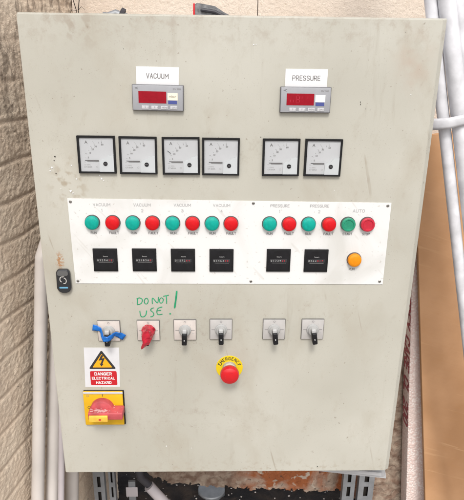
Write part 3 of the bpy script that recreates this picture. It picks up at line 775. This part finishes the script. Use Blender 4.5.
# ---- paint chips and flecks stuck on the door
b = MB()
def fleck(x, z, r, m, asp=1.0, y=-.0006):
    k = 8; b.faces([(x + r * asp * random.uniform(.55, 1.2) * math.cos(2 * PI * i / k), y - random.uniform(0, .0004), z + r * random.uniform(.55, 1.2) * math.sin(2 * PI * i / k)) for i in range(k)], [list(range(k))], m)
for x, z, r in ((-.3270, .1870, .0030), (-.3225, .1830, .0016), (-.3640, .2280, .0016), (-.3600, .2350, .0020), (-.3655, .2330, .0009), (-.3130, .2120, .0013), (-.2660, .2195, .0013), (-.2630, .2130, .0020), (-.2590, .2090, .0012), (-.3210, .2395, .0014),
                (.0375, .4705, .0013), (.0420, .4710, .0011), (-.1500, -.4420, .0018), (-.0900, -.4480, .0013), (.2100, .1920, .0010), (-.3460, .1920, .0010), (.3450, .3830, .0012)): fleck(x, z, r, 'white')
for x, z, r, asp in ((-.3520, .2570, .0022, .7), (-.3545, .2490, .0014, 1), (-.3530, .2230, .0013, 1), (.0560, .2990, .0013, .6), (.2480, .3680, .0014, .5), (.2485, .3640, .0022, .35), (-.2060, .4600, .0009, .6), (.2200, -.5060, .0012, 1.4), (-.0700, .0090, .001, 1)): fleck(x, z, r, 'slot', asp)
for k in range(60): fleck(random.uniform(-.38, .38), random.uniform(-.50, .50), random.uniform(.0003, .0007), 'greyink', 1, -.0003)
tag(b.build('paint_flecks', cab, P(0, 0), recalc=False), kind='stuff')

# ---------------------------------------------------------------- tape on the first two selectors
def band(pts, wd, m, name, th=.0004, seed=0, straight=True):
    "a crinkled strip of tape: centre line in 3-D, width measured across it in the door plane"
    P3 = [Vector(p) for p in pts]; Q = []
    for i in range(len(P3) - 1):
        p0, p1, p2, p3 = P3[max(i - 1, 0)], P3[i], P3[i + 1], P3[min(i + 2, len(P3) - 1)]
        for k in range(2 if straight else 6):
            t_ = k / (2 if straight else 6)
            if straight: Q.append(p1.lerp(p2, t_)); continue
            Q.append(.5 * ((2 * p1) + (p2 - p0) * t_ + (2 * p0 - 5 * p1 + 4 * p2 - p3) * t_ ** 2 + (3 * p1 - p0 - 3 * p2 + p3) * t_ ** 3))
    Q.append(P3[-1]); b = MB(); V, F = [], []; nw = 5
    for i, p in enumerate(Q):
        d = (Q[min(i + 1, len(Q) - 1)] - Q[max(i - 1, 0)]).normalized(); n_ = Vector((0, -1, 0)).cross(d).normalized()
        q_ = i / (len(Q) - 1) * (len(wd) - 1); w_ = wd[min(int(q_), len(wd) - 2)] * (1 - (q_ - min(int(q_), len(wd) - 2))) + wd[min(int(q_), len(wd) - 2) + 1] * (q_ - min(int(q_), len(wd) - 2))
        for j in range(nw):
            s_ = (j / (nw - 1) - .5) * w_ * (1 + .15 * noise.noise(Vector((i * .7, seed, 0))))
            v = p + n_ * s_; v.y += .0028 * noise.noise(Vector((i * .55, j * .9, seed + 3)))
            V.append(v)
    for i in range(len(Q) - 1):
        for j in range(nw - 1): a = i * nw + j; F.append([a, a + 1, a + nw + 1, a + nw])
    b.faces(V, F, m, True); o = b.build(name, recalc=True, angle=25)
    md = o.modifiers.new('s', 'SOLIDIFY'); md.thickness = th; md.offset = 0
    return o
o = band([(-.3030, -.0075, -.1190), (-.2930, -.0080, -.1205), (-.2855, -.0100, -.1225), (-.2815, -.0200, -.1250), (-.2770, -.0320, -.1300), (-.2735, -.0365, -.1315), (-.2650, -.0365, -.1325), (-.2590, -.0300, -.1310), (-.2530, -.0150, -.1310), (-.2440, -.0080, -.1375), (-.2345, -.0070, -.1440)],
         (.0150, .0135, .0085, .0060, .0080, .0120, .0125, .0105, .0120, .0140, .0150), 'bluetape', 'tape_strip', seed=2)
tag(o, 'strip of bright blue tape stuck across the leftmost selector switch', 'tape')
b = MB(); V, F = [], []; sg, nr = 44, 20                     # red tape sleeve over hub and handle
cx, cz = -.1811, -.1279
for j in range(nr):
    t_ = j / (nr - 1); yy = -.0050 - .0315 * t_
    for i in range(sg):
        a = 2 * PI * i / sg; rx = .0142 - .0050 * t_; rz = .0152 + .0008 * t_
        off = -.0030 * t_; k = 1.04 + .20 * noise.noise(Vector((math.cos(a) * 2.2, math.sin(a) * 2.2, t_ * 5))) + .13 * noise.noise(Vector((math.cos(a) * 6, math.sin(a) * 6, t_ * 4 + 9)))
        V.append((cx + rx * k * math.cos(a) - .001 * t_, yy, cz + off + rz * k * math.sin(a)))
for j in range(nr - 1):
    for i in range(sg): a = j * sg + i; c_ = j * sg + (i + 1) % sg; F.append([a, c_, c_ + sg, a + sg])
F.append([(nr - 1) * sg + i for i in range(sg)])
b.faces(V, F, 'redtape', True)
tl = [(cx + .004, -.0375, cz - .002), (cx - .001, -.0385, cz - .012), (cx - .006, -.036, cz - .021), (cx - .0105, -.032, cz - .030)]
for side in (0, 1):
    W0 = [.0075, .0085, .0070, .0035]; vs = []
    for q, w_ in zip(tl, W0):
        for s_ in (-1, 0, 1): vs.append((q[0] + s_ * w_, q[1] + .0015 * (abs(s_)) - .0008 * side, q[2] + s_ * .0022))
    b.faces(vs, [[r_ * 3 + c_, r_ * 3 + c_ + 1, r_ * 3 + c_ + 4, r_ * 3 + c_ + 3] for r_ in range(3) for c_ in range(2)], 'redtape', True)
o = b.build('tape_wrap', angle=22)
tag(o, 'crumpled red tape wrapped round the selector switch below the green handwriting', 'tape')

# ---------------------------------------------------------------- things behind and around
def pipe(name, pts, r, m, label, cat='pipe', group=None, coll=None):
    b = MB(); P_ = [Vector(p) for p in pts]; Q = []
    for i in range(len(P_) - 1):
        for k in range(6): Q.append(P_[i].lerp(P_[i + 1], k / 6))
    Q.append(P_[-1])
    b.tube(Q, r, m, 20)
    if coll:
        for c_ in coll:
            a = P_[0].lerp(P_[-1], c_); d = (P_[-1] - P_[0]).normalized() * .03; b.tube([a - d, a + d], r * 1.12, m, 20)
    o = b.build(name); return tag(o, label, cat, group)
def ext(p, q, z0, z1):
    p, q = Vector(p), Vector(q); d = q - p
    return [p + d * ((z - p.z) / d.z) for z in (z0, z1)]
G1 = 'grey pipes between brick wall and cabinet'
pipe('waste_pipe', [(-.385, .19, .10), (-.400, .165, .075), (-.425, .125, .035), (-.4365, .112, 0)] + ext((-.4190, .15, .244), (-.4905, .02, -.688), -.03, -1.15), .0158, 'pvcdirty', 'grey white pipe nearest the brick wall, left of the others', group=G1)
pipe('waste_pipe', ext((-.4250, .13, -.192), (-.4690, .06, -.729), .3, -1.15), .0172, 'pvcdirty', 'thick grey pipe second from the brick wall, half behind the door edge', group=G1)
pipe('waste_pipe', ext((-.4190, .06, -.471), (-.4405, .05, -.719), .4, -1.15), .0082, 'pvclilac', 'thin pale lilac pipe right beside the cabinet door edge at lower left', group=G1)
pipe('waste_pipe', ext((-.436, .2, -.582), (-.449, .165, -.82), .2, -1.15), .0190, 'pvcdirty', 'short view of a wide dull pipe under the lower left cabinet corner', group=G1)
G2 = 'white pipes leaning at the right'
W = 'white_pipe'
pipe(W, ext((.414, .15, .563), (.623, .15, -.266), 1.0, -1.15), .0135, 'pvc', 'leaning white pipe closest to the cabinet door, in front of the orange board', group=G2)
pipe(W, ext((.442, .135, .564), (.524, .135, .252), 1.0, -1.15), .0185, 'pvc', 'thick white pipe, second of the leaning pipes from the cabinet', group=G2, coll=None)
pipe(W, ext((.474, .16, .564), (.562, .16, .252), 1.0, -1.15), .0185, 'pvc', 'white pipe, third of the leaning pipes from the cabinet', group=G2)
pipe(W, ext((.512, .14, .565), (.620, .14, .252), 1.0, -1.15), .0185, 'pvc', 'white pipe at the top right corner, fourth of the leaning pipes', group=G2)
b = MB()                                                     # strap round the white pipes
V, F = [], []; pth = [(.444, .168, .310), (.446, .150, .309), (.456, .132, .311), (.475, .118, .315), (.505, .113, .323), (.535, .113, .331), (.57, .118, .34), (.61, .12, .352), (.64, .135, .358), (.645, .17, .36)]
for x, y, z in pth:
    for k, (dy, dz) in enumerate(((-.0015, -.0125), (-.0045, -.006), (-.0045, .006), (-.0015, .0125))): V.append((x, y + dy, z + dz))
for i in range(len(pth) - 1):
    for k in range(3): a = i * 4 + k; F.append([a, a + 1, a + 5, a + 4])
b.faces(V, F, 'pvc', True); o = b.build('pipe_strap', angle=80); md = o.modifiers.new('s', 'SOLIDIFY'); md.thickness = .002
tag(o, 'white strap wrapped round the leaning white pipes', 'strap')

# orange board leaning on the wall
b = MB(); b.box(0, .55, 0, .016, -1.48, 0, 'board', bev=.0015)
o = b.build('fibreboard_sheet', loc=(.500, .392, .245)); o.rotation_euler = (math.radians(-1.5), math.radians(-8.2), 0)
tag(o, 'large orange brown board leaning behind the white pipes at lower right', 'board')
# beaded insulation slab
b = MB(); b.box(0, .20, 0, .062, -1.30, 0, 'beads', bev=.003)
sl = b.build('insulation_slab', loc=(.533, .425, .05)); sl.rotation_euler = (0, math.radians(-5.5), 0)
tag(sl, 'pinkish white beaded slab with red print, standing between cabinet and orange board', 'insulation board')
b = MB(); T = Matrix.Translation((-.0008, .031, 0)) @ Matrix.Rotation(-PI / 2, 4, 'Z') @ Matrix.Rotation(PI / 2, 4, 'Y')
for dd, tx in ((.43, 'FREY CARE'), (.685, 'CL 200')):
    b.etext(tx, dd, .002, .044, 'textred', 0, wd=.22, sx=.88, mtx=T)
b.build('printed_lettering', sl, recalc=False)

# galvanised slotted channels under the cabinet
def channel(x0, x1, y, zt_, zb, lean, label, slots=True):
    b = MB(); w_ = x1 - x0
    b.box(0, w_ * .35, 0, .003, zb - zt_, 0, 'galv'); b.box(w_ * .65, w_, 0, .003, zb - zt_, 0, 'galv')
    z = 0
    while z > zb - zt_ + .02:
        b.box(w_ * .35, w_ * .65, .0003, .0027, z - .018, z, 'galv'); z -= .060
    b.box(0, .003, .003, .022, zb - zt_, 0, 'galv'); b.box(w_ - .003, w_, .003, .022, zb - zt_, 0, 'galv')
    b.box(.003, w_ - .003, .020, .022, zb - zt_, 0, 'slot')
    o = b.build('slotted_channel', loc=(x0, y, zt_)); o.rotation_euler = (0, lean, 0)
    return tag(o, label, 'steel channel', 'galvanised channels holding the cabinet')
channel(.401, .442, .40, -.50, -1.25, 0, 'grey slotted steel channel under the cabinet, left one of the close pair')
channel(.455, .507, .40, -.50, -1.25, 0, 'wider grey slotted steel channel under the right cabinet corner')
channel(-.420, -.385, .32, -.50, -1.25, 0, 'grey steel channel under the lower left cabinet corner, beside the brick')
channel(-.376, -.356, .34, -.50, -1.25, 0, 'narrow grey steel channel just right of the lower left channel')

# dark conduit with a grey coupling, round lid, debris in the cavity
pipe('conduit', [(-.292, .35, -.76), (-.274, .35, -.850), (-.245, .36, -.893)], .0125, 'rubber', 'dark bent conduit hanging below the cabinet left of centre', 'conduit')
pipe('conduit_coupling', [(-.249, .352, -.885), (-.200, .352, -.955)], .0175, 'pvclilac', 'dull grey pink coupling on the end of the dark conduit', 'coupling')
b = MB(); b.tube([(0, 0, -.06), (0, 0, -.004), (0, 0, 0)], [.052, .052, .049], 'galv', 28)
o = b.build('round_canister', loc=(-.048, .60, -1.125)); tag(o, 'round grey canister top in the dark gap below the cabinet', 'canister')
b = MB(); b.box(-.012, .012, 0, .012, -.11, 0, 'galv', bev=.002); b.box(-.020, .020, -.004, 0, -.06, -.02, 'pvclilac', bev=.002)
o = b.build('bracket', loc=(-.318, .42, -.93)); tag(o, 'small grey bracket with a pale plate in the dark gap', 'bracket')
b = MB()
for k in range(420):
    x, y = random.uniform(-.42, .62), random.uniform(.42, 1.0); r = random.uniform(.0012, .004) if k % 25 else random.uniform(.006, .014)
    z = -1.17 + .05 * noise.noise(Vector((x * 7, y * 7, 0))) + .02 * noise.noise(Vector((x * 25, y * 25, 3))) + .10 * (y - .3) + r * .3
    q = bmesh.new(); bmesh.ops.create_icosphere(q, subdivisions=1, radius=r)
    for v in q.verts: v.co = Vector((v.co.x * random.uniform(.6, 1.4), v.co.y * random.uniform(.6, 1.4), v.co.z * .6)) + Vector((x, y, z))
    b.merge(q, 'debris')
tag(b.build('rubble'), 'pale crumbs of rubble scattered in the dark gap under the wall', 'rubble', kind='stuff')

# items lying on top of the cabinet
b = MB(); V = []
for x, h in ((-.042, .040), (-.038, .043), (.0, .037), (.018, .026), (.045, .013), (.048, .0)):
    V += [(x, -.04, h), (x, .04, h), (x, -.04, 0), (x, .04, 0)]
F = []
for i in range(5):
    a = i * 4; F += [[a, a + 4, a + 5, a + 1], [a, a + 2, a + 6, a + 4], [a + 1, a + 5, a + 7, a + 3]]
F += [[0, 1, 3, 2]]
b.faces(V, F, 'unitw', False)
b.tube([(-.03, -.043, .030), (.0, -.044, .026), (.03, -.043, .012)], .0035, 'rubber', 8)
b.box(-.0462, -.0420, -.041, .041, 0, .042, 'bright_red', bev=.001)
o = b.build('folded_strap_roll', loc=(-.036, .20, .509)); tag(o, 'small grey wedge shaped bundle with red end lying on the cabinet top', 'bundle')
b = MB()
b.tube([(-.022, 0, .012), (.0, 0, .020), (.024, 0, .012)], .008, 'galv', 12); b.tube([(-.028, 0, .010), (-.020, 0, .010)], .012, 'galv', 6); b.tube([(.010, 0, .022), (.018, 0, .018)], .011, 'rubber', 6)
o = b.build('cable_gland', loc=(-.252, .21, .512)); tag(o, 'small bright metal cable gland on the cabinet top near the left corner', 'cable gland')
for k, (x0, z0) in enumerate(((-.36, .53), (-.40, .60))):     # dry creeper stems in the corner
    pts = [Vector((x0 - .03, .45, z0 + .30))]
    for i in range(14): pts.append(pts[-1] + Vector((random.uniform(-.012, .014), random.uniform(-.004, .004), -.035)))
    b = MB(); b.tube(pts, [.0016 - .00006 * i for i in range(len(pts))], 'slot', 6)
    for i in range(2, 13, 2):
        d = Vector((random.uniform(-.05, .05), 0, random.uniform(-.04, .02))); b.tube([pts[i], pts[i] + d * .5 + Vector((0, 0, .008)), pts[i] + d], [.0008, .0006, .0003], 'slot', 5)
    tag(b.build('dead_creeper'), ('dark dead creeper stem in the corner above the cabinet', 'second dark dead creeper stem, closer to the brick wall')[k], 'creeper', 'dead creeper stems')
